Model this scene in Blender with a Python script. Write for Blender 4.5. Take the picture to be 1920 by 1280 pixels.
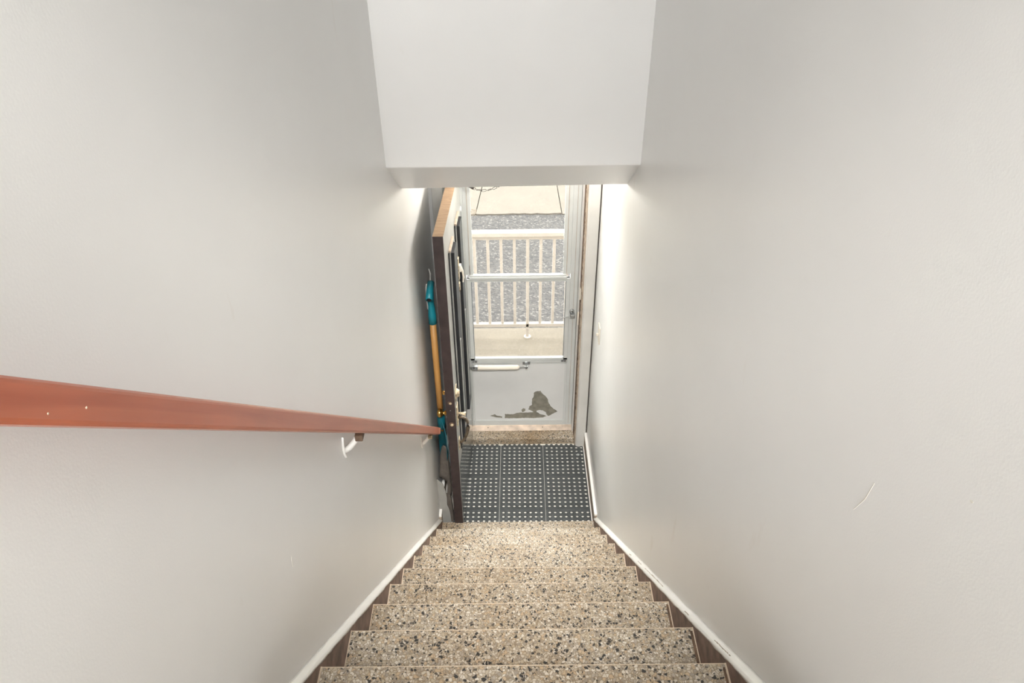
import bpy, bmesh, math, random
from mathutils import Vector, Matrix
random.seed(7)
S = bpy.context.scene
for o in list(bpy.data.objects): bpy.data.objects.remove(o)
C = S.collection
R = math.radians

# ------------------------------------------------------------------ camera
def look(f=1400.0, pitch=35.54, roll=.69, yaw=-.165, H=3.782):
    p, r, y = R(pitch), R(roll), R(yaw)
    F = Vector((math.sin(y)*math.cos(p), math.cos(y)*math.cos(p), -math.sin(p)))
    X = Vector((math.cos(y), -math.sin(y), 0)); U = X.cross(F)
    X2 = X*math.cos(r) - U*math.sin(r); U2 = X*math.sin(r) + U*math.cos(r)
    cd = bpy.data.cameras.new('camera'); cam = bpy.data.objects.new('camera', cd); C.objects.link(cam)
    cd.sensor_width = 36; cd.lens = f/1920*36; cd.clip_start = .02
    m = Matrix((( X2.x, U2.x, -F.x, 0), (X2.y, U2.y, -F.y, 0), (X2.z, U2.z, -F.z, H), (0, 0, 0, 1)))
    cam.matrix_world = m; S.camera = cam
look()
# ------------------------------------------------------------------ world, lights, exposure
w = bpy.data.worlds.new('overcast_sky'); S.world = w; w.use_nodes = True
bg = w.node_tree.nodes['Background']
bg.inputs[0].default_value = (1.0, .985, .96, 1); bg.inputs[1].default_value = 19.5
vs = S.view_settings; vs.view_transform = 'Standard'; vs.look = 'None'; vs.gamma = 1; vs.use_curve_mapping = False
vs.exposure = 0.05
def area(name, loc, rot, sx, sy, power, col):
    l = bpy.data.lights.new(name, 'AREA'); l.shape = 'RECTANGLE'; l.size = sx; l.size_y = sy; l.energy = power; l.color = col
    o = bpy.data.objects.new(name, l); C.objects.link(o); o.location = loc; o.rotation_euler = rot; return o
area('back_fill_light', (0, -2.9, 3.9), (R(68), 0, 0), .8, 1.2, 140, (.97, .985, 1.0))  # added frontal fill behind the camera; the back wall has no window
sp_ = area('hall_fill_light', (0, -.5, 4.9), (R(40), 0, 0), .5, .5, 10, (1.0, .985, .96)); sp_.data.spread = R(30)  # added unseen fill aimed down the stairs to brighten landing and kick panel

# ------------------------------------------------------------------ dimensions
WL, WR = -.484, .515          # wall faces
XL, XR = -.467, .496          # skirting faces
Y0, Z0, RUN, RISE = 3.196, .0904, .24441, .22611
NST = 11
YC = 3.985                    # casing plane
ZUP = Z0 + NST*RISE           # upper floor
CEIL = 5.06
def nl(y): return Z0 + (Y0-y)*RISE/RUN

# ------------------------------------------------------------------ materials
def new_mat(name):
    m = bpy.data.materials.new(name); m.use_nodes = True
    nt = m.node_tree; b = nt.nodes['Principled BSDF']; return m, nt, b
def srgb(r, g, b):
    f = lambda c: (c/255/12.92) if c/255 <= .04045 else ((c/255+.055)/1.055)**2.4
    return (f(r), f(g), f(b), 1)
def tex(nt, kind, scale, **k):
    tc = nt.nodes.new('ShaderNodeTexCoord'); mp = nt.nodes.new('ShaderNodeMapping')
    nt.links.new(tc.outputs['Object'], mp.inputs[0])
    t = nt.nodes.new(kind)
    if 'Scale' in t.inputs: t.inputs['Scale'].default_value = scale
    nt.links.new(mp.outputs[0], t.inputs['Vector'])
    for a, v in k.items():
        if a == 'mscale': mp.inputs['Scale'].default_value = v
        elif a in t.inputs: t.inputs[a].default_value = v
    return t
def ramp(nt, src, stops, interp='LINEAR'):
    r = nt.nodes.new('ShaderNodeValToRGB'); r.color_ramp.interpolation = interp
    e = r.color_ramp.elements
    while len(e) < len(stops): e.new(.5)
    for i, (p, c) in enumerate(stops): e[i].position = p; e[i].color = c
    nt.links.new(src, r.inputs[0]); return r
def mix(nt, fac, a, b, mode='MIX'):
    m = nt.nodes.new('ShaderNodeMix'); m.data_type = 'RGBA'; m.blend_type = mode
    for idx, v in ((0, fac), (6, a), (7, b)):
        if hasattr(v, 'is_output') or isinstance(v, bpy.types.NodeSocket): nt.links.new(v, m.inputs[idx])
        else: m.inputs[idx].default_value = v
    return m.outputs[2]
def bump(nt, b, h, dist, strength=1.0):
    n = nt.nodes.new('ShaderNodeBump'); n.inputs['Distance'].default_value = dist; n.inputs['Strength'].default_value = strength
    nt.links.new(h, n.inputs['Height']); nt.links.new(n.outputs[0], b.inputs['Normal'])
def plain(name, col, rough=.5, metal=0, noise=.06, nscale=12, bumpd=0, bscale=200, spec=None):
    m, nt, b = new_mat(name)
    t = tex(nt, 'ShaderNodeTexNoise', nscale, Detail=4.0)
    d = tuple(c*(1-noise*2) for c in col[:3])+(1,); l = tuple(min(1, c*(1+noise*.8)) for c in col[:3])+(1,)
    r = ramp(nt, t.outputs['Fac'], [(.3, d), (.7, l)]); nt.links.new(r.outputs[0], b.inputs['Base Color'])
    b.inputs['Roughness'].default_value = rough; b.inputs['Metallic'].default_value = metal
    if spec is not None: b.inputs['Specular IOR Level'].default_value = spec
    if bumpd:
        t2 = tex(nt, 'ShaderNodeTexNoise', bscale, Detail=2.0); bump(nt, b, t2.outputs['Fac'], bumpd)
    return m

def wall_material():
    m, nt, b = new_mat('satin_white_wall_paint')
    n1 = tex(nt, 'ShaderNodeTexNoise', 2.2, Detail=3.0)
    r = ramp(nt, n1.outputs['Fac'], [(.35, srgb(229, 228, 225.5)), (.65, srgb(232, 231, 228.5))])
    n2 = tex(nt, 'ShaderNodeTexNoise', 9, Detail=5.0, mscale=(1, 1, .35))
    s = ramp(nt, n2.outputs['Fac'], [(.70, (0, 0, 0, 1)), (.84, (.35, .35, .35, 1))])
    col = mix(nt, s.outputs[0], r.outputs[0], srgb(196, 180, 160))
    nt.links.new(col, b.inputs['Base Color'])
    b.inputs['Roughness'].default_value = .40; b.inputs['Specular IOR Level'].default_value = .8
    b.inputs['Coat Weight'].default_value = .5; b.inputs['Coat Roughness'].default_value = .36
    n3 = tex(nt, 'ShaderNodeTexNoise', 260, Detail=2.0, mscale=(1, 1, 1)); bump(nt, b, n3.outputs['Fac'], .0005, .3)
    return m
M_wall = wall_material()

def terrazzo(name, warm=0.0, tint=(1, 1, 1)):
    m, nt, b = new_mat(name)
    v = tex(nt, 'ShaderNodeTexVoronoi', 128)
    nz = tex(nt, 'ShaderNodeTexNoise', 90, Detail=2.0)
    # distort the cells so chips are irregular
    vec = nt.nodes.new('ShaderNodeVectorMath'); vec.operation = 'MULTIPLY_ADD'
    mp = v.inputs['Vector'].links[0].from_socket
    nt.links.new(nz.outputs['Color'], vec.inputs[0]); vec.inputs[1].default_value = (.009, .009, .009); nt.links.new(mp, vec.inputs[2])
    nt.links.new(vec.outputs[0], v.inputs['Vector'])
    sep = nt.nodes.new('ShaderNodeSeparateColor'); nt.links.new(v.outputs['Color'], sep.inputs[0])
    chips = ramp(nt, sep.outputs[0], [(0, srgb(150, 141, 128)), (.14, srgb(178, 165, 144)), (.34, srgb(190, 180, 164)), (.52, srgb(166, 156, 142)),
                                      (.66, srgb(206, 198, 184)), (.80, srgb(184, 162, 134)), (.90, srgb(196, 187, 172))], 'CONSTANT')
    ve = nt.nodes.new('ShaderNodeTexVoronoi'); ve.feature = 'DISTANCE_TO_EDGE'; ve.inputs['Scale'].default_value = 128
    nt.links.new(vec.outputs[0], ve.inputs['Vector'])
    edge = ramp(nt, ve.outputs['Distance'], [(.03, (1, 1, 1, 1)), (.14, (0, 0, 0, 1))])
    c1 = mix(nt, edge.outputs[0], chips.outputs[0], srgb(138, 122, 100))
    # scattered dark chips of two sizes
    def dark(scale, frac, rim, off):
        a = nt.nodes.new('ShaderNodeVectorMath'); a.operation = 'ADD'; nt.links.new(vec.outputs[0], a.inputs[0]); a.inputs[1].default_value = (off, off*.7, off*.3)
        v2 = nt.nodes.new('ShaderNodeTexVoronoi'); v2.inputs['Scale'].default_value = scale; nt.links.new(a.outputs[0], v2.inputs['Vector'])
        e2 = nt.nodes.new('ShaderNodeTexVoronoi'); e2.feature = 'DISTANCE_TO_EDGE'; e2.inputs['Scale'].default_value = scale; nt.links.new(a.outputs[0], e2.inputs['Vector'])
        sp_ = nt.nodes.new('ShaderNodeSeparateColor'); nt.links.new(v2.outputs['Color'], sp_.inputs[0])
        p_ = ramp(nt, sp_.outputs[1], [(0, (1, 1, 1, 1)), (frac, (0, 0, 0, 1))], 'CONSTANT')
        q_ = ramp(nt, e2.outputs['Distance'], [(rim, (0, 0, 0, 1)), (rim+.06, (1, 1, 1, 1))])
        return mix(nt, 1.0, p_.outputs[0], q_.outputs[0], 'MULTIPLY')
    c2 = mix(nt, dark(112, .135, .07, 3.1), c1, srgb(50, 48, 46))
    c2 = mix(nt, dark(200, .09, .04, 7.7), c2, srgb(72, 66, 58))
    # traffic wear and stains
    n = tex(nt, 'ShaderNodeTexNoise', 3.2, Detail=4.0)
    st = ramp(nt, n.outputs['Fac'], [(.42, (0, 0, 0, 1)), (.72, (.55+warm, .55+warm, .55+warm, 1))])
    c3 = mix(nt, st.outputs[0], c2, srgb(206, 186, 156), 'MULTIPLY')
    nt.links.new(c3, b.inputs['Base Color'])
    b.inputs['Roughness'].default_value = .45
    bump(nt, b, ve.outputs['Distance'], .0004, .3)
    return m
M_terr = terrazzo('speckled_terrazzo', 0.0)
M_sill = terrazzo('dirty_speckled_terrazzo', .45)
M_grout = plain('cream_joint', srgb(204, 186, 162), .7, noise=.08, nscale=40)
M_skirt = plain('brown_stained_skirting', srgb(128, 104, 92), .6, noise=.26, nscale=22, bumpd=.0004, bscale=60)
M_white = plain('white_gloss_paint', srgb(240, 237, 231), .35, noise=.03, nscale=8, bumpd=.0008, bscale=35)
M_trim = plain('off_white_trim_paint', srgb(208, 206, 200), .4, noise=.04, nscale=6, bumpd=.0004, bscale=60)
M_gap = plain('dark_gap', srgb(70, 62, 56), .9)
M_brown = plain('weathered_brown_wood', srgb(110, 88, 70), .8, noise=.3, nscale=30)
M_tan = plain('worn_beige_paint', srgb(176, 160, 142), .6, noise=.12, nscale=30)
M_alu = plain('grey_painted_aluminium', srgb(200, 202, 199), .38, noise=.03, nscale=9)
M_kick = plain('light_grey_kick_panel', srgb(214, 214, 212), .45, noise=.03, nscale=5)
M_peel = plain('bare_grey_metal', srgb(138, 134, 122), .55, noise=.16, nscale=30)
M_thresh = plain('worn_metal_threshold', srgb(214, 196, 178), .4, metal=.2, noise=.18, nscale=14)
M_edge = plain('dark_stained_wood', srgb(54, 43, 42), .6, noise=.2, nscale=20)
M_leaf = plain('pale_grey_door_paint', srgb(146, 145, 141), .42, noise=.10, nscale=7, bumpd=.0005, bscale=50)
M_black = plain('black_stained_panel', srgb(30, 32, 35), .6, noise=.2)
M_brass = plain('polished_brass', srgb(205, 165, 92), .22, metal=1, noise=.05)
M_pbrass = plain('paint_spattered_brass', srgb(206, 188, 158), .4, metal=.35, noise=.35, nscale=60)
M_steel = plain('zinc_steel', srgb(176, 178, 178), .3, metal=.8)
M_dsteel = plain('dull_kick_plate', srgb(132, 134, 130), .13, metal=.85, noise=.06)
M_teal = plain('teal_plastic', srgb(22, 128, 142), .4, noise=.05)
M_teald = plain('deep_teal_plastic', srgb(8, 92, 104), .45, noise=.08)
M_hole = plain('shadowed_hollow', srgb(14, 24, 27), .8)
M_rubber = plain('black_rubber', srgb(74, 77, 77), .42, noise=.10, nscale=25, bumpd=.0003, bscale=300)
M_greymat = plain('brown_grey_rubber_sheet', srgb(104, 96, 88), .6, noise=.12, nscale=40)
M_greylt = plain('light_grey_vinyl', srgb(158, 156, 150), .5, noise=.05)
M_rim = plain('pale_sheet_edge', srgb(180, 178, 170), .5)
M_offw = plain('ivory_plastic', srgb(226, 218, 204), .4, noise=.03)
M_chain = plain('dark_iron', srgb(52, 46, 42), .5, metal=.5)
M_rail_w = plain('white_railing_paint', srgb(124, 120, 115), .7, noise=.03, spec=.1)

def wood(name, c1, c2, rough, scale=(60, 3, 60), coat=0, tilt=0):
    m, nt, b = new_mat(name)
    t = tex(nt, 'ShaderNodeTexNoise', 1.0, Detail=6.0, Distortion=.6, mscale=scale)
    if tilt:   # turn the grain along a sloping rail
        mp = t.inputs['Vector'].links[0].from_node; src = mp.inputs[0].links[0].from_socket
        m2 = nt.nodes.new('ShaderNodeMapping'); m2.inputs['Rotation'].default_value = (tilt, 0, 0)
        nt.links.new(src, m2.inputs[0]); nt.links.new(m2.outputs[0], mp.inputs[0])
    r = ramp(nt, t.outputs['Fac'], [(.3, c1), (.7, c2)])
    t2 = tex(nt, 'ShaderNodeTexNoise', 4, Detail=3.0)
    k = ramp(nt, t2.outputs['Fac'], [(.3, (.82, .82, .82, 1)), (.7, (1.05, 1.05, 1.05, 1))])
    c = mix(nt, 1.0, r.outputs[0], k.outputs[0], 'MULTIPLY')
    nt.links.new(c, b.inputs['Base Color']); b.inputs['Roughness'].default_value = rough
    b.inputs['Coat Weight'].default_value = coat; b.inputs['Coat Roughness'].default_value = .25
    bump(nt, b, t.outputs['Fac'], .0003, .5)
    return m
M_rail = wood('red_brown_varnished_wood', srgb(156, 74, 44), srgb(174, 92, 60), .42, (60, 2.5, 60), .6, math.atan(RISE/RUN))
M_railend = wood('paler_red_wood', srgb(186, 122, 98), srgb(196, 134, 110), .5, (70, 6, 70), .2, math.atan(RISE/RUN))
M_raw = wood('raw_pine_end', srgb(132, 106, 80), srgb(160, 134, 106), .75, (12, 70, 70))
M_shaft = wood('ash_shaft', srgb(176, 128, 68), srgb(200, 150, 86), .5, (70, 70, 3))

def concrete(name, c1, c2, sc=8, bmp=.002):
    m, nt, b = new_mat(name)
    t = tex(nt, 'ShaderNodeTexNoise', sc, Detail=8.0); r = ramp(nt, t.outputs['Fac'], [(.3, c1), (.7, c2)])
    t2 = tex(nt, 'ShaderNodeTexNoise', 120, Detail=2.0); r2 = ramp(nt, t2.outputs['Fac'], [(.35, (.86, .86, .86, 1)), (.6, (1, 1, 1, 1))])
    nt.links.new(mix(nt, 1.0, r.outputs[0], r2.outputs[0], 'MULTIPLY'), b.inputs['Base Color'])
    b.inputs['Roughness'].default_value = .9; b.inputs['Specular IOR Level'].default_value = .08; bump(nt, b, t2.outputs['Fac'], bmp, .6)
    return m
M_porch = concrete('beige_porch_concrete', srgb(74, 69.5, 63), srgb(80, 75.5, 68), 3)
M_walk = concrete('bright_sidewalk_concrete', srgb(64, 60.5, 55.5), srgb(68, 64.5, 59), 3)
def asphalt():
    m, nt, b = new_mat('grey_asphalt')
    t = tex(nt, 'ShaderNodeTexNoise', 1.5, Detail=4.0); r = ramp(nt, t.outputs['Fac'], [(.3, srgb(44, 43.5, 43)), (.7, srgb(48, 47.3, 47))])
    v = tex(nt, 'ShaderNodeTexVoronoi', 55); sp = nt.nodes.new('ShaderNodeSeparateColor'); nt.links.new(v.outputs['Color'], sp.inputs[0])
    r2 = ramp(nt, sp.outputs[0], [(0, (.68, .68, .70, 1)), (.4, (.98, .97, .96, 1)), (.9, (1.7, 1.66, 1.6, 1))], 'CONSTANT')
    nt.links.new(mix(nt, 1.0, r.outputs[0], r2.outputs[0], 'MULTIPLY'), b.inputs['Base Color']); b.inputs['Roughness'].default_value = .9; b.inputs['Specular IOR Level'].default_value = .08
    bump(nt, b, v.outputs['Distance'], .004, .5); return m
M_asph = asphalt()
def glass():
    m = bpy.data.materials.new('dusty_window_glass'); m.use_nodes = True; nt = m.node_tree
    nt.nodes.clear(); out = nt.nodes.new('ShaderNodeOutputMaterial')
    tr = nt.nodes.new('ShaderNodeBsdfTransparent'); tr.inputs[0].default_value = (.97, .98, .97, 1)
    gl = nt.nodes.new('ShaderNodeBsdfGlossy'); gl.inputs['Roughness'].default_value = .02
    df = nt.nodes.new('ShaderNodeBsdfDiffuse'); df.inputs[0].default_value = (.85, .83, .8, 1)
    fr = nt.nodes.new('ShaderNodeFresnel'); fr.inputs[0].default_value = 1.45
    a = nt.nodes.new('ShaderNodeMixShader'); b = nt.nodes.new('ShaderNodeMixShader')
    nt.links.new(fr.outputs[0], a.inputs[0]); nt.links.new(tr.outputs[0], a.inputs[1]); nt.links.new(gl.outputs[0], a.inputs[2])
    t = tex(nt, 'ShaderNodeTexNoise', 90, Detail=3.0); r = ramp(nt, t.outputs['Fac'], [(.55, (.002, .002, .002, 1)), (.75, (.012, .012, .012, 1))])
    nt.links.new(r.outputs[0], b.inputs[0]); nt.links.new(a.outputs[0], b.inputs[1]); nt.links.new(df.outputs[0], b.inputs[2])
    nt.links.new(b.outputs[0], out.inputs[0]); return m
M_glass = glass()
def emis(name, col, s):
    m, nt, b = new_mat(name); b.inputs['Emission Color'].default_value = col; b.inputs['Emission Strength'].default_value = s; return m
M_globe = emis('lit_opal_glass', (1, .955, .90, 1), 105)

# ------------------------------------------------------------------ mesh helpers
def bm_box(bm, a, b, bev=0):
    x0, y0, z0 = a; x1, y1, z1 = b
    r = bmesh.ops.create_cube(bm, size=1); vs_ = r['verts']
    bmesh.ops.scale(bm, vec=(x1-x0, y1-y0, z1-z0), verts=vs_); bmesh.ops.translate(bm, vec=((x0+x1)/2, (y0+y1)/2, (z0+z1)/2), verts=vs_)
    if bev:
        es = set(e for v in vs_ for e in v.link_edges)
        bmesh.ops.bevel(bm, geom=list(es), offset=bev, segments=2, affect='EDGES', profile=.5)
def bm_prism(bm, pts, axis, a, b):
    """extrude polygon pts (2D) along axis (0 x,1 y,2 z) from a to b"""
    def P(p, t):
        return {0: (t, p[0], p[1]), 1: (p[0], t, p[1]), 2: (p[0], p[1], t)}[axis]
    A = [bm.verts.new(P(p, a)) for p in pts]; B = [bm.verts.new(P(p, b)) for p in pts]
    n = len(pts)
    bm.faces.new(A); bm.faces.new(list(reversed(B)))
    for i in range(n): bm.faces.new((A[i], B[i], B[(i+1) % n], A[(i+1) % n]))
def bm_tube(bm, path, rad, seg=12, caps=True, squash=None):
    """tube along a path; rad float or list"""
    path = [Vector(p) for p in path]; n = len(path); rings = []
    up0 = Vector((0, 0, 1))
    for i, p in enumerate(path):
        t = (path[min(i+1, n-1)]-path[max(i-1, 0)]).normalized()
        u = t.cross(up0)
        if u.length < .05: u = t.cross(Vector((0, 1, 0)))
        u.normalize(); v = u.cross(t).normalized()
        r = rad[i] if isinstance(rad, (list, tuple)) else rad
        ra, rb = (r, r) if squash is None else (r*squash[0], r*squash[1])
        rings.append([bm.verts.new(p+u*ra*math.cos(2*math.pi*k/seg)+v*rb*math.sin(2*math.pi*k/seg)) for k in range(seg)])
    for i in range(n-1):
        for k in range(seg): bm.faces.new((rings[i][k], rings[i][(k+1) % seg], rings[i+1][(k+1) % seg], rings[i+1][k]))
    if caps: bm.faces.new(rings[0][::-1]); bm.faces.new(rings[-1])
def bm_lathe(bm, prof, org, axis='x', sgn=1, seg=20):
    """prof: (distance along axis, radius)"""
    rings = []
    for d, r in prof:
        ring = []
        for k in range(seg):
            a = 2*math.pi*k/seg; c, s = r*math.cos(a), r*math.sin(a); d_ = d*sgn
            q = {'x': (d_, c, s), 'y': (c, d_, s), 'z': (c, s, d_)}[axis]
            ring.append(bm.verts.new((org[0]+q[0], org[1]+q[1], org[2]+q[2])))
        rings.append(ring)
    for i in range(len(rings)-1):
        for k in range(seg): bm.faces.new((rings[i][k], rings[i][(k+1) % seg], rings[i+1][(k+1) % seg], rings[i+1][k]))
    bm.faces.new(rings[0][::-1]); bm.faces.new(rings[-1])
def obj(name, bm, m, parent=None, smooth=False, **props):
    bmesh.ops.recalc_face_normals(bm, faces=bm.faces[:])
    me = bpy.data.meshes.new(name); bm.to_mesh(me); bm.free()
    if m: me.materials.append(m)
    if smooth:
        for p in me.polygons: p.use_smooth = True
    o = bpy.data.objects.new(name, me); C.objects.link(o)
    if parent: o.parent = parent
    for k, v in props.items(): o[k] = v
    return o
def box(name, a, b, m, parent=None, bev=0, **props):
    bm = bmesh.new(); bm_box(bm, a, b, bev); return obj(name, bm, m, parent, **props)
def thing(name, label, cat, loc=(0, 0, 0), rotz=0, **props):
    o = bpy.data.objects.new(name, None); C.objects.link(o); o.location = loc; o.rotation_euler = (0, 0, rotz)
    o.empty_display_size = .05
    if label: o['label'] = label; o['category'] = cat
    for k, v in props.items(): o[k] = v
    return o
def tag(o, label, cat, **props):
    o['label'] = label; o['category'] = cat
    for k, v in props.items(): o[k] = v
    return o

# ================================================================== SHELL
wl_o = box('wall_left', (WL-.12, -3, -.35), (WL, 4.24, CEIL+.1), M_wall, kind='structure')
wr_o = box('wall_right', (WR, -3, -.35), (WR+.12, 4.24, CEIL+.1), M_wall, kind='structure')
box('wall_back', (WL-.12, -3.12, ZUP-.3), (WR+.12, -3, CEIL+.1), M_wall, kind='structure')
box('ceiling', (WL-.12, -3.12, CEIL), (WR+.12, 3.1, CEIL+.1), M_wall, kind='structure')
box('floor', (WL-.05, 3.10, -.12), (WR+.05, 4.22, 0), plain('cream_landing_floor', srgb(236, 232, 222), .5, noise=.08, nscale=30), kind='structure')
# upper hall floor
box('floor.001', (WL-.05, -3.1, ZUP-.15), (WR+.05, Y0-NST*RUN, ZUP), M_terr, kind='structure')
# small scuffs and nicks in the wall paint
M_scuff = plain('faint_scuff', srgb(217, 212, 202), .6, noise=.02)
M_nick = plain('plaster_nick', srgb(246, 244, 240), .7, noise=.02)
def scuff(par, xw, s, pts, w_, m):
    bm = bmesh.new(); bm_tube(bm, [(xw-s*.0001, y, z) for y, z in pts], [w_*.4]+[w_]*(len(pts)-2)+[w_*.4] if len(pts) > 2 else w_, 6, squash=(1, 1))
    for v in bm.verts: v.co.x = xw-s*.0004 if (v.co.x-xw)*s < 0 else xw
    obj('scuff_mark', bm, m, par)
scuff(wr_o, WR, 1, [(2.010, 2.103), (2.0145, 2.0998), (2.019, 2.097)], .0022, M_nick)
scuff(wr_o, WR, 1, [(.576, 3.1415), (.5786, 3.1401), (.581, 3.139)], .0022, M_scuff)
scuff(wr_o, WR, 1, [(.7507, 2.9903), (.758, 2.9491), (.7752, 2.9069)], .0011, M_scuff)
scuff(wl_o, WL, -1, [(1.0419, 2.4764), (1.038, 2.462), (1.0354, 2.4488)], .0013, M_scuff)
# dropped wall over the landing with a sloping soffit, running on as the landing ceiling
bm = bmesh.new()
Lp = [(2.722, CEIL+.05), (2.722, 2.662), (3.037, 2.437), (3.15, 2.40), (4.2, 2.40), (4.2, CEIL+.05)]
Rp = [(2.842, CEIL+.05), (2.842, 2.614), (3.130, 2.406), (3.22, 2.40), (4.2, 2.40), (4.2, CEIL+.05)]
A = [bm.verts.new((WL-.02, y, z)) for y, z in Lp]; B = [bm.verts.new((WR+.02, y, z)) for y, z in Rp]
bm.faces.new(A); bm.faces.new(B[::-1])
for i in range(6): bm.faces.new((A[i], B[i], B[(i+1) % 6], A[(i+1) % 6]))
hd = obj('wall_header', bm, M_wall, kind='structure')
bv = hd.modifiers.new('bev', 'BEVEL'); bv.width = .004; bv.segments = 2; bv.angle_limit = R(15)
# wall around the entrance opening
OPL, OPR, OPT = -.40, .452, 2.14
bm = bmesh.new()
bm_box(bm, (WL-.02, YC+.006, -.3), (OPL, 4.22, 2.45)); bm_box(bm, (OPR, YC+.006, -.3), (WR+.02, 4.22, 2.45)); bm_box(bm, (OPL, YC+.006, OPT), (OPR, 4.22, 2.45))
obj('wall_front', bm, M_wall, kind='structure')
# lower facade outside so the opening sits in a building front
bm = bmesh.new()
bm_box(bm, (-3.0, 4.10, -.35), (WL-.121, 4.24, 3.2)); bm_box(bm, (WR+.121, 4.10, -.35), (3.0, 4.24, 3.2)); 
obj('wall_outside', bm, M_tan, kind='structure')

# casings
bm = bmesh.new(); bm_box(bm, (.446, YC-.020, 0), (.508, YC+.006, 2.2), .003); bm_box(bm, (.440, YC-.010, 0), (.450, YC+.01, 2.2), .003)
t1 = obj('trim_1', bm, M_trim, kind='structure')
box('gap_line', (.508, YC-.012, .14), (.5135, YC+.004, 2.2), M_gap, t1)
bm = bmesh.new(); bm_box(bm, (-.462, YC-.018, 0), (-.398, YC+.006, 2.2), .003)
obj('trim_2', bm, M_trim, kind='structure')
bm = bmesh.new(); bm_box(bm, (-.462, YC-.019, 2.135), (.508, YC+.005, 2.20), .003); obj('trim_3', bm, M_trim, kind='structure')
# jambs
bm = bmesh.new(); bm_box(bm, (.431, YC+.002, .0), (.4525, 4.22, 2.14), .002); j = obj('trim_4', bm, M_tan, kind='structure')
box('door_stop', (.4175, 4.075, .055), (.4315, 4.17, 2.13), M_trim, j, .002)
box('weather_strip', (.4275, 4.040, .055), (.4325, 4.075, 2.13), M_brown, j)
# peeling paint flakes along the jamb edge
bm = bmesh.new()
rnd = random.Random(3)
for i in range(70):
    z = .1+1.95*rnd.random()**1.25; y = YC+.006+rnd.random()*.035; h = .006+rnd.random()*.016
    bm_box(bm, (.4298, y, z), (.4312, y+.003+rnd.random()*.006, z+h))
obj('paint_flakes', bm, M_brown, j, kind='stuff')
bm = bmesh.new(); bm_box(bm, (-.4005, YC+.002, 0), (-.352, 4.22, 2.14), .002); obj('trim_5', bm, M_alu, kind='structure')
bm = bmesh.new(); bm_box(bm, (-.352, YC+.04, 2.085), (.432, 4.22, 2.14), .002); obj('trim_6', bm, M_trim, kind='structure')

# ================================================================== STAIRS
st = thing('staircase', 'steep straight flight of speckled terrazzo steps down to the entrance', 'stairs', (0, 0, 0), kind='structure')
for k in range(NST):
    yk, zk = Y0-RUN*k, Z0+RISE*k
    t = box('tread', (XL+.001, yk-RUN-.03, zk-.04), (XR-.001, yk, zk), M_terr, st, .002)
    bm = bmesh.new()
    bm_box(bm, (XL+.0015, yk-.0016, zk-.003), (XR-.0015, yk+.0004, zk+.0004))
    obj('nosing_edge', bm, M_grout if k > 4 else M_terr, t)
    wl_ = .0040 if k in (4, 5, 6, 9) else .0024
    if k: 
        box('side_joint', (XL, yk-RUN, zk-.002), (XL+wl_, yk+.0008, zk+.0012), M_grout, t)
        box('side_joint', (XR-wl_, yk-RUN, zk-.002), (XR, yk+.0008, zk+.0012), M_grout, t)
        if k > 6: box('worn_seam', (XR-.0105, yk-RUN, zk-.002), (XR-wl_-.001, yk-.01, zk+.0006), M_brown, t)
    zlow = 0 if k == 0 else zk-RISE
    box('riser', (XL+.001, yk-.05, zlow), (XR-.001, yk-.022, zk-.04), M_terr, st)
box('riser', (XL+.001, Y0-NST*RUN-.05, ZUP-RISE), (XR-.001, Y0-NST*RUN-.001, ZUP-.15), M_terr, st)

# stair skirtings: brown board with a thick painted white top edge
def skirt(name, xf, xw, seed):
    rn = random.Random(seed)
    s = 1 if xw > xf else -1
    bm = bmesh.new(); yb, ye = Y0+.006, Y0-NST*RUN-.02
    bm_prism(bm, [(yb, nl(yb)+.020), (yb, -.0), (yb-.12, -.0), (ye, nl(ye)-.35), (ye, nl(ye)+.020)], 0, xf, xw)
    sk = obj(name, bm, M_skirt, kind='structure')
    bm = bmesh.new(); N = 130; rows = []
    for i in range(N+1):
        y = yb+(ye-yb)*i/N; j1 = (rn.random()-.5)*.0022+.0016*math.sin(i*.7+seed)+.001*math.sin(i*1.9); j2 = (rn.random()-.5)*.004
        z = nl(y); w_ = xw-xf
        rows.append([bm.verts.new((xf-s*.0012, y, z+.013+j1)), bm.verts.new((xf-s*.0010, y, z+.021)), bm.verts.new((xf+w_*.22, y, z+.027)),
                     bm.verts.new((xf+w_*.75, y, z+.031)), bm.verts.new((xw-s*.0005, y, z+.038+j2)), bm.verts.new((xw, y, z+.013+j1))])
    for i in range(N):
        for q in range(6): bm.faces.new((rows[i][q], rows[i+1][q], rows[i+1][(q+1) % 6], rows[i][(q+1) % 6]))
    bm.faces.new(rows[0]); bm.faces.new(rows[-1][::-1])
    obj('white_cap', bm, M_white, sk, smooth=True)
    return sk
skl = skirt('baseboard_left', XL, WL, 1)
skr = skirt('baseboard_right', XR, WR, 2)
# chipped brown patches on the right cap
bm = bmesh.new(); rn = random.Random(9)
for (ya_, yb_, xx) in ((1.00, 1.09, .006), (1.30, 1.34, .003), (1.60, 1.86, .0085), (1.66, 1.76, .0105), (1.90, 1.99, .0085), (2.10, 2.13, .004)):
    y = ya_
    while y < yb_:
        dy = .004+.008*rn.random(); x = XR+xx+(rn.random()-.5)*.0018; z = nl(y)+.0283+.21*(xx-.0042)
        if rn.random() < .85:
            wd = .0008+rn.random()*.0016
            bm_prism(bm, [(y, z-.002), (y+dy, z-.002-dy*RISE/RUN), (y+dy, z+.0008-dy*RISE/RUN), (y, z+.0008)], 0, x, x+wd)
        y += dy
obj('chipped_paint', bm, M_tan, skr, kind='stuff')
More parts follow.
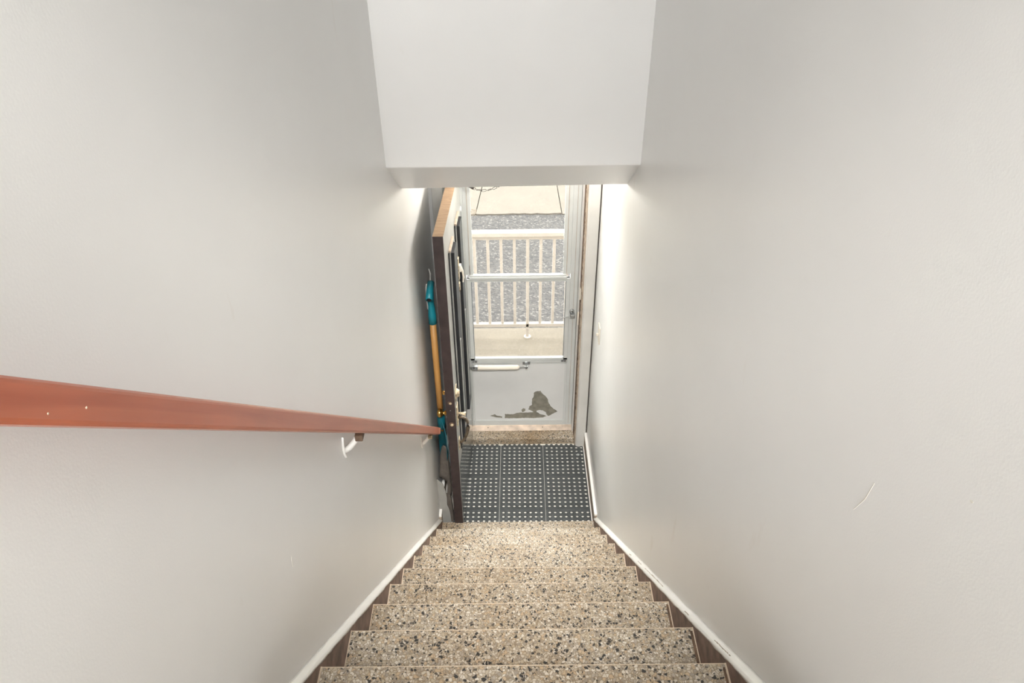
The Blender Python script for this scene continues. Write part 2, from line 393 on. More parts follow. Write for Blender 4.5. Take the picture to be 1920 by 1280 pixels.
# white chalky scrape mark low on the right skirting
# landing baseboards
def landing_base(name, xf, xw, y0, y1):
    bm = bmesh.new(); bm_box(bm, (min(xf, xw), y0, 0), (max(xf, xw), y1, .132))
    b = obj(name, bm, M_tan, kind='structure')
    s = 1 if xw > xf else -1
    box('white_cap', (min(xf-s*.0025, xw), y0, .130), (max(xf-s*.0025, xw), y1, .146), M_white, b, .0025)
    box('base_seal', (min(xf-s*.006, xf), y0+.01, .0), (max(xf-s*.006, xf), y1, .010), M_white, b, .001)
landing_base('baseboard_right.001', .500, WR, Y0+.008, YC-.022)
landing_base('baseboard_left.001', -.470, WL, Y0+.008, YC-.022)

# sill and threshold
sl = box('door_sill', (-.3515, 4.0005, 0), (.4305, 4.215, .055), M_sill, None, .004, kind='structure')
bm = bmesh.new(); bm_prism(bm, [(4.088, .0555), (4.092, .062), (4.124, .074), (4.16, .074), (4.16, .0555)], 0, -.351, .4173)
th = obj('threshold', bm, M_thresh, sl)
bm = bmesh.new()
for x in (-.196, .205): bm_lathe(bm, [(0, .004), (.0016, .0035)], (x, 4.11, .0685), 'z', 1, 10)
obj('screw', bm, M_gap, th)

# ================================================================== DOOR 2: storm door
sd = thing('door_2', 'light grey aluminium storm door with two glass panes and a peeling kick panel', 'door', (0, 0, 0), kind='structure')
YS, YB = 4.12, 4.150
def sbox(name, x0, x1, z0, z1, m=M_alu, y0=YS, y1=YB, bev=.002, parent=None): return box(name, (x0, y0, z0), (x1, y1, z1), m, parent or sd, bev)
sbox('stile', -.349, -.298, .082, 2.08); sbox('stile', .366, .416, .082, 2.08)
sbox('bottom_rail', -.298, .366, .082, .128); sbox('top_rail', -.298, .366, 2.02, 2.08)
sbox('lock_rail', -.298, .366, .655, .684, M_alu, YS-.001, YB)
kp = sbox('kick_panel', -.298, .366, .128, .655, M_kick, YS+.006, YB-.006, 0)
# thin beads round the kick panel
bm = bmesh.new()
bm_box(bm, (-.292, YS+.003, .128), (-.286, YS+.008, .655)); bm_box(bm, (.354, YS+.003, .128), (.360, YS+.008, .655)); bm_box(bm, (-.292, YS+.003, .128), (.360, YS+.008, .133))
bm_box(bm, (-.292, YS+.003, .648), (.360, YS+.008, .655)); obj('panel_bead', bm, M_alu, kp)
# grooves on the stiles
for x in (-.326, .392): sbox('groove', x, x+.0022, .10, 2.06, M_tan, YS-.0012, YS+.001, 0)
PEEL = [[(.1407,.3845),(.154,.3947),(.1886,.4011),(.1968,.3803),(.2186,.3557),(.2379,.3276),(.2466,.2923),(.2636,.2531),(.3136,.2046),(.2706,.1778),(.249,.1636),(.2323,.1783),(.2292,.2),(.21,.2146),(.1827,.2221),(.161,.2152),(.1611,.2009),(.1941,.1788),(.2326,.1638),(.2109,.1496),(.1397,.1432),(.0849,.1476),(.0081,.145),(-.0713,.1461),(-.0707,.186),(-.0134,.1816),(.0194,.1956),(.0848,.1983),(.1393,.2012),(.1174,.2194),(.1011,.2268),(.1091,.2588),(.1253,.2692),(.1277,.322),(.1383,.3498)],
 [(.0495,.2239),(.0631,.2394),(.0794,.2342),(.0767,.2128),(.0576,.2022)],
 [(-.1776,.1693),(-.1444,.1848),(-.1337,.1745),(-.0903,.1609),(-.0904,.15),(-.1451,.158)]]
from mathutils.geometry import tessellate_polygon
rn = random.Random(5)
for P in PEEL:
    Q = []
    for i, a in enumerate(P):
        b = P[(i+1) % len(P)]; n = max(1, int(math.dist(a, b)/.007))
        for k in range(n):
            t = k/n; Q.append((a[0]+(b[0]-a[0])*t+(rn.random()-.5)*.0045*(k > 0), a[1]+(b[1]-a[1])*t+(rn.random()-.5)*.0045*(k > 0)))
    bm = bmesh.new(); f = [bm.verts.new((x, YS+.0052, z)) for x, z in Q]; g = [bm.verts.new((x, YS+.0062, z)) for x, z in Q]
    for t in tessellate_polygon([[Vector((x, z, 0)) for x, z in Q]]): bm.faces.new([f[i] for i in t])
    for i in range(len(Q)): bm.faces.new((f[i], f[(i+1) % len(Q)], g[(i+1) % len(Q)], g[i]))
    obj('peeled_patch', bm, M_peel, kp, label='bare grey patch where the paint has peeled off')
# lower sash
ls = box('lower_sash', (-.298, YS-.006, .684), (-.268, YS+.016, 1.335), M_alu, sd, .002)
bm = bmesh.new(); bm_box(bm, (.338, YS-.006, .684), (.366, YS+.016, 1.335), .002); bm_box(bm, (-.298, YS-.006, .684), (.366, YS+.016, .702), .002)
bm_box(bm, (-.298, YS-.004, 1.312), (.366, YS+.016, 1.335), .002)
obj('sash_frame', bm, M_alu, ls)
bm = bmesh.new(); bm_box(bm, (-.2705, YS-.0065, .702), (-.2665, YS+.004, 1.312)); bm_box(bm, (.3365, YS-.0065, .702), (.3405, YS+.004, 1.312)); obj('rubber_gasket', bm, plain('grey_gasket', srgb(112, 118, 122), .6), ls)
box('window_pane', (-.268, YS+.006, .702), (.338, YS+.009, 1.312), M_glass, ls)
# sash clips with black tips
for x0 in (-.288, .325):
    c_ = box('sash_clip', (x0, YS-.010, .672), (x0+.036, YS-.002, .680), M_steel, sd, .001)
    box('clip_tip', (x0+.003, YS-.0108, .673), (x0+.012, YS-.009, .6785), M_gap, c_); box('clip_tip', (x0+.018, YS-.0108, .673), (x0+.033, YS-.009, .6785), M_gap, c_)
# middle bar
mb = box('meeting_bar', (-.281, YS-.014, 1.334), (.345, YS+.002, 1.352), M_alu, sd, .004)
box('bar_lip', (-.278, YS-.009, 1.350), (.342, YS+.004, 1.362), M_alu, mb, .002)
# upper sash, narrower glass
us = box('upper_sash', (-.298, YS+.002, 1.362), (-.252, YS+.018, 2.02), M_alu, sd, .002)
bm = bmesh.new(); bm_box(bm, (.318, YS+.002, 1.362), (.366, YS+.018, 2.02), .002); obj('sash_frame', bm, M_alu, us)
bm = bmesh.new(); bm_box(bm, (-.275, YS-.0006, 1.362), (-.272, YS+.004, 2.02)); bm_box(bm, (.339, YS-.0006, 1.362), (.342, YS+.004, 2.02)); obj('groove', bm, M_tan, us)
box('window_pane', (-.252, YS+.008, 1.362), (.318, YS+.011, 2.02), M_glass, us)
box('sash_catch', (-.276, YS-.004, 1.352), (-.2735, YS+.003, 1.43), M_gap, us)
# closer
cl = thing('door_closer', 'cream tubular pneumatic closer across the storm door above the kick panel', 'door closer', (-.112, 4.07, .656))
bm = bmesh.new(); bm_lathe(bm, [(-.138, .0), (-.138, .0165), (-.134, .018), (.134, .018), (.139, .015), (.150, .006), (.150, .0)], (0, 0, 0), 'x', 1, 20); obj('cylinder', bm, M_offw, cl, True)
bm = bmesh.new(); bm_tube(bm, [(.148, 0, 0), (.20, 0, .004)], .004, 8); obj('piston_rod', bm, M_steel, cl)
bm = bmesh.new(); bm_box(bm, (.186, -.006, -.006), (.206, .05, -.002), .001); bm_box(bm, (.186, -.006, .006), (.206, .05, .010), .001); bm_box(bm, (.172, .046, -.010), (.225, .0475, .012)); obj('door_bracket', bm, M_steel, cl)
bm = bmesh.new(); bm_box(bm, (-.178, -.010, -.014), (-.138, .012, -.008), .001); bm_box(bm, (-.178, -.010, .010), (-.138, .012, .016), .001); bm_box(bm, (-.236, -.004, -.010), (-.176, .004, .012), .001); obj('jamb_bracket', bm, M_steel, cl)
for px_ in (-.162, .196):
    bm = bmesh.new(); bm_lathe(bm, [(-.013, .003), (.014, .003)], (px_, 0, 0), 'z', 1, 10); obj('pivot_pin', bm, M_gap, cl)
# storm door latch
lt = thing('storm_latch', 'small zinc push latch on the right stile of the storm door', 'latch', (.385, YS, 1.06))
bm = bmesh.new(); bm_lathe(bm, [(0, .016), (.006, .016), (.010, .011)], (.0, -.001, .022), 'y', -1, 18); obj('rose', bm, M_steel, lt, True)
bm = bmesh.new(); bm_lathe(bm, [(.006, .005), (.013, .005)], (.002, 0, .022), 'y', -1, 10); obj('key_barrel', bm, M_gap, lt)
bm = bmesh.new(); bm_box(bm, (-.012, -.030, -.020), (.020, -.001, .008), .003); obj('latch_body', bm, M_steel, lt)
bm = bmesh.new(); bm_tube(bm, [(-.006, -.026, -.010), (-.030, -.030, -.010), (-.060, -.028, -.011)], [.005, .004, .003], 8); obj('lever', bm, M_steel, lt)
bm = bmesh.new(); bm_box(bm, (.0325, -.055, -.055), (.0435, -.036, .045), .002); obj('strike_box', bm, M_offw, lt)
sp = box('strike_plate', (.423, YS-.085, 1.22), (.4302, YS-.055, 1.30), M_offw, None, .002); tag(sp, 'small cream strike plate on the right door jamb above the zinc latch', 'strike plate')
# safety chain
chn = thing('safety_chain', 'thin dark chain sagging across the top of the upper storm door pane', 'chain', (-.262, 4.07, 1.99))
path = [(-.262, 1.992), (-.235, 1.976), (-.205, 1.966), (-.173, 1.962), (-.14, 1.967), (-.11, 1.977), (-.08, 1.99), (-.045, 2.006), (-.005, 2.026), (.03, 2.048)]
bm = bmesh.new(); bm_tube(bm, [(x+.262, 0, z-1.99) for x, z in [(-.268, 1.996), (-.225, 1.974)]], .0055, 8); obj('spring', bm, M_chain, chn)
def torus_link(cx, cz, ang, turn):
    bm = bmesh.new(); n = 12; ring = []
    for i in range(n):
        a = 2*math.pi*i/n; lx = .0075*math.cos(a)+(.0065 if math.cos(a) > 0 else -.0065); ly = .0060*math.sin(a)
        dn = Vector((math.cos(a)*.5, math.sin(a), 0)).normalized(); sec = []
        for k in range(5):
            b = 2*math.pi*k/5; q = Vector((lx, ly, 0))+dn*.0016*math.cos(b)+Vector((0, 0, .0016*math.sin(b)))
            if turn: q = Vector((q.x, q.z, q.y))
            q = Matrix.Rotation(-ang, 3, 'Y') @ Vector((q.x, q.z, q.y)); sec.append(bm.verts.new((q.x+cx, q.y, q.z+cz)))
        ring.append(sec)
    for i in range(n):
        for k in range(5): bm.faces.new((ring[i][k], ring[(i+1) % n][k], ring[(i+1) % n][(k+1) % 5], ring[i][(k+1) % 5]))
    obj('chain_link', bm, M_chain, chn)
pts = []
for i in range(1, len(path)-1):
    a, b = path[i], path[i+1]; L = math.dist(a, b); n = max(1, round(L/.0235))
    for k in range(n): pts.append((a[0]+(b[0]-a[0])*k/n, a[1]+(b[1]-a[1])*k/n, math.atan2(b[1]-a[1], b[0]-a[0])))
for i, (x, z, a) in enumerate(pts): torus_link(x+.262+.008, z-1.99, a, i % 2)

# ================================================================== DOOR 1: open entrance door
d1 = thing('door_1', 'heavy panelled entrance door swung open along the left wall', 'door', (-.333, 3.19, 0), -math.atan(.031/.8), kind='structure')
LW_, LH = .795, 2.12
bm = bmesh.new(); bm_box(bm, (-.051, .003, .018), (-.0005, LW_, LH-.003), 0); obj('leaf', bm, M_leaf, d1)
box('latch_edge', (-.0515, 0, .016), (0, .0032, LH), M_edge, d1, 0, label='dark brown stained latch edge of the door')
bm = bmesh.new(); bm_box(bm, (-.0515, .0032, LH-.003), (0, LW_, LH+.001), 0); obj('top_edge', bm, M_raw, d1, label='bare unpainted wood along the top of the door')
ZT, ZB_ = 1.95, .61
for ya, yb_ in ((.155, .315), (.455, .615)):
    p = box('panel_infill', (0, ya+.020, ZB_+.02), (.027, yb_-.020, ZT-.012), M_black, d1, .002, label='black stained raised centre of the tall door panel')
    bm = bmesh.new(); w_ = .020
    for (y0, y1, z0, z1) in ((ya, ya+w_, ZB_, ZT), (yb_-w_, yb_, ZB_, ZT), (ya, yb_, ZT-w_, ZT), (ya, yb_, ZB_, ZB_+w_)): bm_box(bm, (0, y0, z0), (.010, y1, z1), .002)
    obj('panel_moulding', bm, M_leaf, p)
    bm = bmesh.new(); g = .010
    for (y0, y1, z0, z1) in ((ya-g, ya, ZB_-g, ZT), (yb_, yb_+g, ZB_-g, ZT), (ya-g, yb_+g, ZB_-g, ZB_)): bm_box(bm, (0, y0, z0), (.005, y1, z1), 0)
    obj('panel_edge_bead', bm, M_black, p)
    bm = bmesh.new(); bm_box(bm, (.027, ya+.04, ZB_+.12), (.0305, ya+.062, 1.38), .001); obj('panel_rib', bm, M_leaf, p)
    box('panel_top', (0, ya, ZT-.002), (.012, yb_, ZT+.010), M_tan, p, .001)
kpl = box('kick_plate', (0, .03, .03), (.0016, LW_-.02, .56), M_dsteel, d1, 0, label='dull reflective metal kick plate low on the door')
# hinges
for z in (.25, 1.1, 1.85):
    bm = bmesh.new(); bm_lathe(bm, [(-.05, .007), (.05, .007)], (-.004, LW_+.006, z), 'z', 1, 12); obj('hinge', bm, M_steel, d1, True)
# bores on the edge with brass bolts
for z, r in ((1.085, .013), (.925, .015)):
    bm = bmesh.new(); bm_lathe(bm, [(-.001, r), (.0012, r)], (-.026, 0, z), 'y', -1, 20); h = obj('bolt_bore', bm, M_brown, d1, label='round bolt hole in the dark edge')
    bm = bmesh.new(); bm_lathe(bm, [(.0, r*.62), (.004, r*.62), (.006, r*.4)], (-.024, 0, z-.002), 'y', -1, 14); obj('bolt', bm, M_pbrass, h, True)
bm = bmesh.new(); bm_lathe(bm, [(0, .003), (.0015, .003)], (-.027, 0, 1.03), 'y', -1, 8); obj('screw', bm, M_steel, d1)
# inside knob (wall side)
YH = .065
bm = bmesh.new(); bm_lathe(bm, [(0, .031), (.004, .030), (.008, .016), (.022, .011), (.030, .012), (.036, .022), (.046, .027), (.056, .026), (.062, .018), (.064, 0.001)], (-.0515, YH, .955), 'x', -1, 24)
obj('round_knob', bm, M_brass, d1, True, label='polished brass round knob on the wall side')
bm = bmesh.new(); bm_lathe(bm, [(0, .026), (.005, .024), (.009, .012)], (-.0515, YH, 1.105), 'x', -1, 20); bm_box(bm, (-.074, YH-.004, 1.092), (-.058, YH+.004, 1.118), .002); obj('thumb_turn', bm, M_brass, d1, True)
# outside deadbolt
bm = bmesh.new(); bm_lathe(bm, [(0, .028), (.008, .027), (.016, .020), (.022, .018)], (0, YH, 1.105), 'x', 1, 20); bm_box(bm, (0, YH-.03, 1.06), (.004, YH+.03, 1.15), .002); obj('deadbolt', bm, M_pbrass, d1, True)
# outside handle set
hs = box('handle_plate', (0, YH-.028, .88), (.006, YH+.028, 1.02), M_pbrass, d1, .003, label='paint spattered brass entrance handle')
bm = bmesh.new(); bm_tube(bm, [(.004, YH, .955), (.022, YH, .955), (.036, YH, .952), (.050, YH, .950)], [.010, .008, .014, .018], 12, squash=(1, .5)); obj('thumb_piece', bm, M_pbrass, hs, True)
g_ = [(.006, YH, .925), (.030, YH, .925), (.050, YH, .912), (.060, YH, .885), (.060, YH, .850), (.050, YH, .80), (.036, YH, .76), (.020, YH, .735), (.004, YH, .728)]
bm = bmesh.new(); bm_tube(bm, g_, [.010, .009, .009, .010, .011, .010, .009, .008, .010], 12); obj('pull_grip', bm, plain('worn_dark_bronze', srgb(120, 108, 94), .35, metal=.7, noise=.35, nscale=35), hs, True)
box('grip_foot', (0, YH-.018, .68), (.006, YH+.018, .765), M_pbrass, d1, .003)
# guard latch between the panels
kn = box('guard_latch', (0, .368, 1.655), (.022, .404, 1.79), M_pbrass, d1, .002)
bm = bmesh.new(); bm_box(bm, (.022, .372, 1.71), (.034, .400, 1.75), .002); bm_tube(bm, [(.030, .388, 1.745), (.040, .386, 1.71), (.044, .385, 1.67), (.040, .385, 1.640)], [.005, .006, .005, .004], 8); obj('latch_arm', bm, M_offw, kn)
box('latch_keeper', (0, .372, 1.585), (.022, .400, 1.635), M_pbrass, d1, .002)

# ================================================================== HANDRAIL
hr = thing('handrail', 'reddish brown varnished wooden handrail along the left wall', 'handrail', (WL, 1.5, nl(1.5)))
sdir = Vector((0, RUN, -RISE)).normalized(); ndir = Vector((0, RISE, RUN)).normalized(); cam0 = Vector((0, 0, 3.782))
def along(y):  # distance parameter so that the line offset 0 passes camera height
    return (y)/sdir.y
def rail_piece(name, ya, yb, m, n0=.013, n1=.0535, x0=-.457, x1=-.410, parent=None, cut=14, bev=.006):
    bm = bmesh.new(); L0, L1 = along(ya), along(yb); rings = []
    prof = []
    xm, nm = (x0+x1)/2, (n0+n1)/2; hx, hn = (x1-x0)/2, (n1-n0)/2
    for sx, sn in ((1, 1), (-1, 1), (-1, -1), (1, -1)):
        for k in range(4):
            a0 = {(1, 1): 0, (-1, 1): 90, (-1, -1): 180, (1, -1): 270}[(sx, sn)]; a = R(a0+30*k)
            prof.append((xm+sx*(hx-bev)+bev*math.cos(a), nm+sn*(hn-bev)+bev*math.sin(a)))
    org = hr.location
    for i in range(cut+1):
        t = L0+(L1-L0)*i/cut; ring = []
        for x, n in prof:
            p = cam0+sdir*t+ndir*n; ring.append(bm.verts.new((x-org.x, p.y-org.y, p.z-org.z)))
        rings.append(ring)
    n_ = len(prof)
    for i in range(cut):
        for k in range(n_): bm.faces.new((rings[i][k], rings[i][(k+1) % n_], rings[i+1][(k+1) % n_], rings[i+1][k]))
    bm.faces.new(rings[0][::-1]); bm.faces.new(rings[-1])
    return obj(name, bm, m, parent or hr)
rail_piece('rail_bar', .22, 3.005, M_rail)
rail_piece('end_block', 3.008, 3.052, M_railend, n0=.015, n1=.052, cut=2)
for (y_, z_, r_) in ((.5469, 3.3187, .0016), (.4989, 3.353, .0013)):
    bm = bmesh.new(); o_ = hr.location; bm_lathe(bm, [(0, r_), (.0006, r_*.7)], (-.4102-o_.x, y_-o_.y, z_-o_.z), 'x', 1, 8); obj('chip', bm, M_grout, hr)
for yb in (1.545, 2.84):
    zb = nl(yb); g = thing('rail_bracket', None, None, (WL, yb, 0)); 
    C.objects.unlink(g); bpy.data.objects.remove(g)
    # underside of the rail at yb
    pz = 3.782-(yb-.013*ndir.y)*RISE/RUN+.013*ndir.z
    o = Vector(hr.location); base = pz-.055
    bm = bmesh.new()
    # diamond wall plate
    pl_ = [(0, .040), (.011, .018), (.014, 0), (.011, -.018), (0, -.040), (-.011, -.018), (-.014, 0), (-.011, .018)]
    A = [bm.verts.new((0, yb+a-o.y, base+b-o.z)) for a, b in pl_]; B = [bm.verts.new((.005, yb+a*.85-o.y, base+b*.95-o.z)) for a, b in pl_]
    bm.faces.new(A); bm.faces.new(B[::-1])
    for i in range(8): bm.faces.new((A[i], B[i], B[(i+1) % 8], A[(i+1) % 8]))
    br = obj('bracket', bm, M_white, hr)
    bm = bmesh.new(); bm_tube(bm, [(.003, yb-o.y, base-.008-o.z), (.018, yb-o.y, base+.002-o.z), (.034, yb-o.y, base+.024-o.z), (.046, yb-o.y, base+.044-o.z)], [.010, .009, .008, .008], 10); obj('bracket_arm', bm, M_white, br, True)
    bm = bmesh.new(); bm_box(bm, (.040, yb-.016-o.y, pz-.018-o.z), (.062, yb+.016-o.y, pz+.004-o.z), .003); obj('rail_saddle', bm, M_pbrass if yb > 2 else M_brown, br)

# ================================================================== MAT
T, CP = .3048, .0357
mt = thing('rubber_mat', 'interlocking black rubber drainage mat with round holes on the landing', 'mat', (-.1012, 3.9865, .0008), -.0085)
def tile_mesh(nx, ny, tabs):
    bm = bmesh.new(); h = .0052; seg = 16; mg = (T-8*CP)/2; W_ = T-.0022 if nx == 8 else nx*CP+mg; D_ = T-.0014 if ny == 8 else ny*CP+mg
    y_top = 0
    for i in range(nx):
        for jx in range(ny):
            cx = mg+CP*(i+.5); cy = -(mg+CP*(jx+.5)); rings = []
            sq = []
            for k in range(seg):
                a = 2*math.pi*k/seg; c, s = math.cos(a), math.sin(a); q = CP/2/max(abs(c), abs(s)); sq.append((cx+c*q, cy+s*q, h))
            rings.append([bm.verts.new(p) for p in sq])
            for r, z in ((.0152, h), (.0136, h+.0034), (.0112, h+.0040), (.0092, h+.0022), (.0086, .0012)):
                rings.append([bm.verts.new((cx+r*math.cos(2*math.pi*k/seg), cy+r*math.sin(2*math.pi*k/seg), z)) for k in range(seg)])
            for q in range(len(rings)-1):
                for k in range(seg): bm.faces.new((rings[q][k], rings[q][(k+1) % seg], rings[q+1][(k+1) % seg], rings[q+1][k]))
    X0, X1, Y1, Y0_ = mg, mg+nx*CP, -mg, -(mg+ny*CP)
    # margins
    bm_box(bm, (.0011, Y0_-(.0 if ny < 8 else mg-.0007), .001), (X0, -.0007, h)); bm_box(bm, (X1, Y0_-(.0 if ny < 8 else mg-.0007), .001), (X1+mg-.0011, -.0007, h))
    bm_box(bm, (X0, Y1, .001), (X1, -.0007, h))
    if ny == 8: bm_box(bm, (X0, -(T-.0007), .001), (X1, Y0_, h))
    if tabs:
        for i in range(nx):
            cx = mg+CP*(i+.5); q = [(cx+.0115*math.cos(math.pi*k/8), -.001+.0135*math.sin(math.pi*k/8)) for k in range(9)]
            bm_prism(bm, q, 2, .001, h)
    bmesh.ops.recalc_face_normals(bm, faces=bm.faces[:])
    me = bpy.data.meshes.new('mat_tile'); bm.to_mesh(me); bm.free(); me.materials.append(M_rubber); return me
me_full, me_tab, me_cut = tile_mesh(8, 8, False), tile_mesh(8, 8, True), tile_mesh(8, 4, False)
for jx in range(3):
    for i in (-1, 0, 1):
        o = bpy.data.objects.new('mat_tile', (me_tab, me_full, me_cut)[jx]); C.objects.link(o); o.parent = mt
        o.location = (i*T, -jx*T, 0)
# white blob stuck to the mat
bm = bmesh.new(); bm_lathe(bm, [(0, .010), (.002, .011), (.004, .007), (.0045, .001)], (.452, 3.877, .0100), 'z', 1, 9)
tag(obj('chewing_gum', bm, plain('grey_white_gum', srgb(176, 180, 178), .5), None, True), 'flattened pale gum spot on the black mat by the right wall', 'gum')

# ================================================================== THINGS BEHIND THE DOOR
sh = thing('snow_shovel', 'teal snow shovel with a wooden shaft standing behind the open door', 'shovel', (-.432, 3.31, .0))
bm = bmesh.new(); bm_tube(bm, [(0, 0, .78), (0, 0, 1.2), (0, 0, 1.60)], .0175, 16); obj('shaft', bm, M_shaft, sh, True)
bm = bmesh.new(); bm_tube(bm, [(0, 0, 1.545), (0, 0, 1.60), (0, .004, 1.65), (-.004, -.010, 1.70), (-.004, -.03, 1.728)], [.0225, .021, .018, .015, .015], 16); bm_tube(bm, [(0, .0, 1.62), (0, .03, 1.67), (0, .052, 1.735)], [.014, .012, .013], 12); obj('handle_yoke', bm, M_teal, sh, True)
bm = bmesh.new(); bm_tube(bm, [(-.003, -.050, 1.722), (-.002, .0, 1.742), (0, .062, 1.757)], .0185, 18); g = obj('grip_tube', bm, M_teal, sh, True)
bm = bmesh.new(); bm_tube(bm, [(-.003, -.0515, 1.7215), (-.003, -.049, 1.7225)], .0130, 16); obj('grip_hollow', bm, M_hole, g)
bm = bmesh.new(); bm_tube(bm, [(0, 0, .93), (0, 0, .85), (0, 0, .80)], [.021, .023, .026], 14); obj('blade_socket', bm, M_teald, sh, True)
# blade: curved scoop with its width along the wall
bm = bmesh.new(); NU, NV = 12, 10; grid = []
for v in range(NV+1):
    tz = v/NV; z = .86-.46*tz; row = []
    hw = .10+.10*min(1, tz*2.2)
    for u in range(NU+1):
        yy = -hw+2*hw*u/NU-.0; xx = .004+.030*math.sin(tz*math.pi*.6)-.022*(1-(2*u/NU-1)**2)*.6
        row.append(bm.verts.new((xx, yy, z-.05*abs(2*u/NU-1)*(1-tz))))
    grid.append(row)
for v in range(NV):
    for u in range(NU): bm.faces.new((grid[v][u], grid[v][u+1], grid[v+1][u+1], grid[v+1][u]))
bm.free()
EP = [(-.480, 3.35, .345), (-.464, 3.352, .335), (-.45, 3.35, .32), (-.434, 3.35, .298), (-.420, 3.35, .272), (-.408, 3.34, .248), (-.403, 3.33, .228), (-.406, 3.315, .208), (-.418, 3.305, .196), (-.436, 3.30, .188)]
UP_ = [(-.466, 3.37, .60), (-.463, 3.365, .70), (-.457, 3.355, .78), (-.449, 3.34, .83), (-.440, 3.325, .855), (-.432, 3.31, .865), (-.425, 3.295, .86), (-.417, 3.28, .845), (-.409, 3.262, .825), (-.402, 3.245, .80)]
def loft(name, v0, v1, m, **k):
    bm = bmesh.new(); rows = []
    for v in range(9):
        t = v0+(v1-v0)*v/8; row = []
        for a, b in zip(UP_, EP):
            bl_ = .018*math.sin(math.pi*t)
            row.append(bm.verts.new((a[0]+(b[0]-a[0])*t+bl_*.3+.432, a[1]+(b[1]-a[1])*t+bl_-3.31, a[2]+(b[2]-a[2])*t)))
        rows.append(row)
    for v in range(8):
        for u in range(9): bm.faces.new((rows[v][u], rows[v][u+1], rows[v+1][u+1], rows[v+1][u]))
    o = obj(name, bm, m, sh, True, **k); q = o.modifiers.new('s', 'SOLIDIFY'); q.thickness = .003; return o
loft('blade', 0, .42, M_teald, label='deep teal upper part of the curved shovel blade')
loft('blade_face', .42, 1, M_greymat, label='dirty brown grey lower part of the curved blade')
bm = bmesh.new(); bm_tube(bm, [(x+.432, y-3.31, z) for x, y, z in EP], .0018, 6); obj('wear_strip', bm, M_rim, sh, label='thin pale wear strip along the blade edge')
bm = bmesh.new(); bm_tube(bm, [(.030, -.066, .80), (.034, -.040, .66), (.036, -.022, .52)], .0013, 6); obj('blade_rim', bm, plain('pale_teal_edge', srgb(110, 160, 168), .5), sh)

vo = thing('vinyl_offcut', 'pale grey vinyl offcut standing in the corner at the foot of the stairs', 'vinyl offcut', (-.455, 3.262, 0))
bm = bmesh.new(); bm_prism(bm, [(x+.455, z) for x, z in [(-.4835, 0), (-.416, 0), (-.417, .08), (-.421, .125), (-.428, .16), (-.434, .185), (-.432, .24), (-.436, .31), (-.452, .375), (-.4835, .41)]], 1, -.003, .003); obj('sheet', bm, M_greylt, vo)
rs = thing('rubber_sheet', 'dark grey folded rubber sheet behind the pale vinyl offcut', 'rubber sheet', (-.425, 3.283, 0))
bm = bmesh.new(); bm_prism(bm, [(x+.425, z) for x, z in [(-.45, 0), (-.404, 0), (-.405, .12), (-.412, .25), (-.45, .27)]], 1, -.004, .004); obj('fold', bm, M_greymat, rs)
bm = bmesh.new(); bm_prism(bm, [(x+.425, z) for x, z in [(-.424, 0), (-.398, 0), (-.402, .14), (-.408, .22), (-.424, .24)]], 1, .006, .012); obj('fold', bm, M_gap, rs)

# hook plate for the shovel
hk = thing('wall_hook', 'small white hook plate on the left wall behind the shovel handle', 'hook', (WL, 3.55, 1.56))
bm = bmesh.new(); bm_box(bm, (0, -.018, -.075), (.006, .018, .075), .002); obj('plate', bm, M_white, hk)
bm = bmesh.new(); bm_tube(bm, [(.004, .05, .04), (.020, .05, .07), (.024, .05, .12), (.018, .05, .15)], [.005, .004, .004, .003], 8); obj('prong', bm, M_white, hk)

# light switch
sw = thing('light_switch', 'white toggle light switch on the right wall beside the door casing', 'light switch', (WR, 3.67, 1.212))
bm = bmesh.new(); bm_box(bm, (-.006, -.036, -.058), (0, .036, .058), .002); obj('cover_plate', bm, M_offw, sw)
bm = bmesh.new(); bm_box(bm, (-.020, -.005, -.014), (-.005, .005, .002), .002); obj('toggle', bm, M_offw, sw)

# landing lamp (flush on the landing ceiling)
lp = thing('ceiling_lamp', 'small flush ceiling lamp over the landing behind the dropped wall', 'lamp', (.05, 3.66, 2.40))
bm = bmesh.new(); bm_lathe(bm, [(0, .070), (.016, .066), (.022, .03), (.070, .026)], (0, 0, 0), 'z', -1, 24); obj('base', bm, M_white, lp, True)
bm = bmesh.new(); bm_lathe(bm, [(.068, .018), (.078, .038), (.10, .056), (.125, .060), (.150, .054), (.172, .034), (.182, .001)], (0, 0, 0), 'z', -1, 24); obj('globe', bm, M_globe, lp, True)

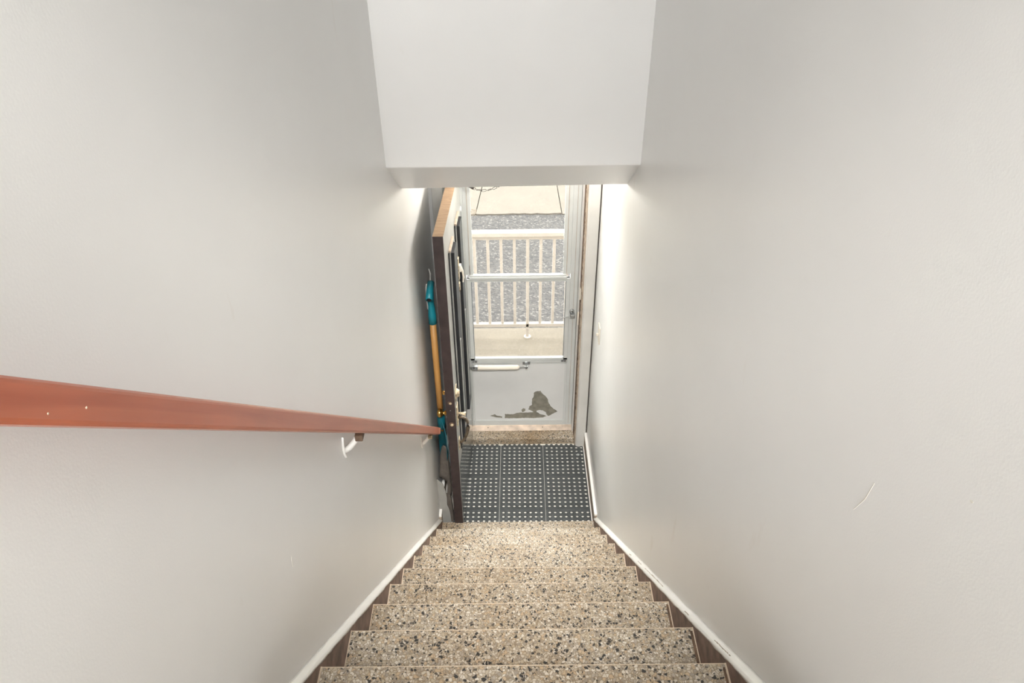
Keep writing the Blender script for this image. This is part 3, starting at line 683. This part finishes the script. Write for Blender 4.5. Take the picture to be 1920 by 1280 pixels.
# ================================================================== OUTSIDE
ZP = .072
box('porch_slab', (-3, 4.222, -.35), (3, 5.40, ZP), M_porch, None, .006, kind='structure')
box('asphalt_drive', (-8, 5.36, -.6), (8, 8.405, -.30), M_asph, None, kind='structure')
rl = thing('porch_railing', 'white metal porch railing with thin square pickets seen through the glass', 'railing', (0, 5.27, ZP))
def rb(name, a, b, bev=.002): return box(name, (a[0], a[1]-5.27, a[2]-ZP), (b[0], b[1]-5.27, b[2]-ZP), M_rail_w, rl, bev)
rb('top_rail', (-1.9, 5.238, 1.042), (1.9, 5.300, 1.082), .006); rb('sub_rail', (-1.9, 5.255, 1.012), (1.9, 5.285, 1.044)); rb('bottom_rail', (-1.9, 5.252, .178), (1.9, 5.288, .212), .003)
me = None
for i in range(-13, 19):
    x = -.306+.1060*i
    if i == 4 or abs(x) > 1.9: continue
    if me is None:
        o = rb('picket', (x-.0115, 5.256, .205), (x+.0115, 5.279, 1.02)); me = o.data; x00 = x
    else:
        o = bpy.data.objects.new('picket', me); C.objects.link(o); o.parent = rl; o.location = (x-x00, 0, 0)
for x in (.118, -1.58, 1.82):
    p = rb('post', (x-.0125, 5.252, ZP), (x+.0125, 5.277, 1.02)); bm = bmesh.new()
    bm_lathe(bm, [(0, .030), (.004, .030), (.010, .020)], (x, -.005, 0), 'z', 1, 16); obj('post_flange', bm, M_rail_w, p)
# sidewalk slabs, one by one
sw_ = thing('sidewalk', 'bright cream concrete sidewalk slabs beyond the asphalt', 'sidewalk', (0, 8.4, -.30), kind='structure')
xs = [-.455+(1.064*k) for k in range(-5, 6)]
rn = random.Random(12)
for k in range(10):
    a, b = xs[k]+.006, xs[k+1]-.006
    bm = bmesh.new(); N = 14; sk_ = -.035 if k == 5 else .06*(k == 4)
    lean0 = .07 if abs(xs[k]+.455) < .01 else -.02; lean1 = .07 if abs(xs[k+1]+.455) < .01 else -.02
    front = [(a+(b-a)*i/N, (rn.random()-.5)*.022) for i in range(N+1)]
    q = front+[(b+lean1*1.7, 1.7), (a+lean0*1.7, 1.7)]
    bm_prism(bm, q, 2, -.08, .012+(.004*(k % 2))); obj('slab', bm, M_walk, sw_)
box('verge', (-8, 10.12, -.6), (8, 16, -.28), plain('dry_grass', srgb(120, 128, 84), .9, noise=.3, nscale=20), None, kind='structure')
box('sidewalk_bed', (-8, 8.405, -.6), (8, 10.12, -.335), M_tan, None, kind='structure')
# sandy debris and a crack stain by the slab joint
bm = bmesh.new(); rn = random.Random(4)
for i in range(40):
    x = -.52+rn.random()*.07; y = 8.39+rn.random()*.16; r = .006+rn.random()*.012
    bm_lathe(bm, [(0, r), (r*.3, r*.6)], (x, y, -.288 if y > 8.41 else -.300), 'z', 1, 6)
tag(obj('sand', bm, plain('sandy_gravel', srgb(54, 46, 34), .9), None, kind='stuff'), 'tan sand crumbs along the left slab joint of the sidewalk', 'sand')
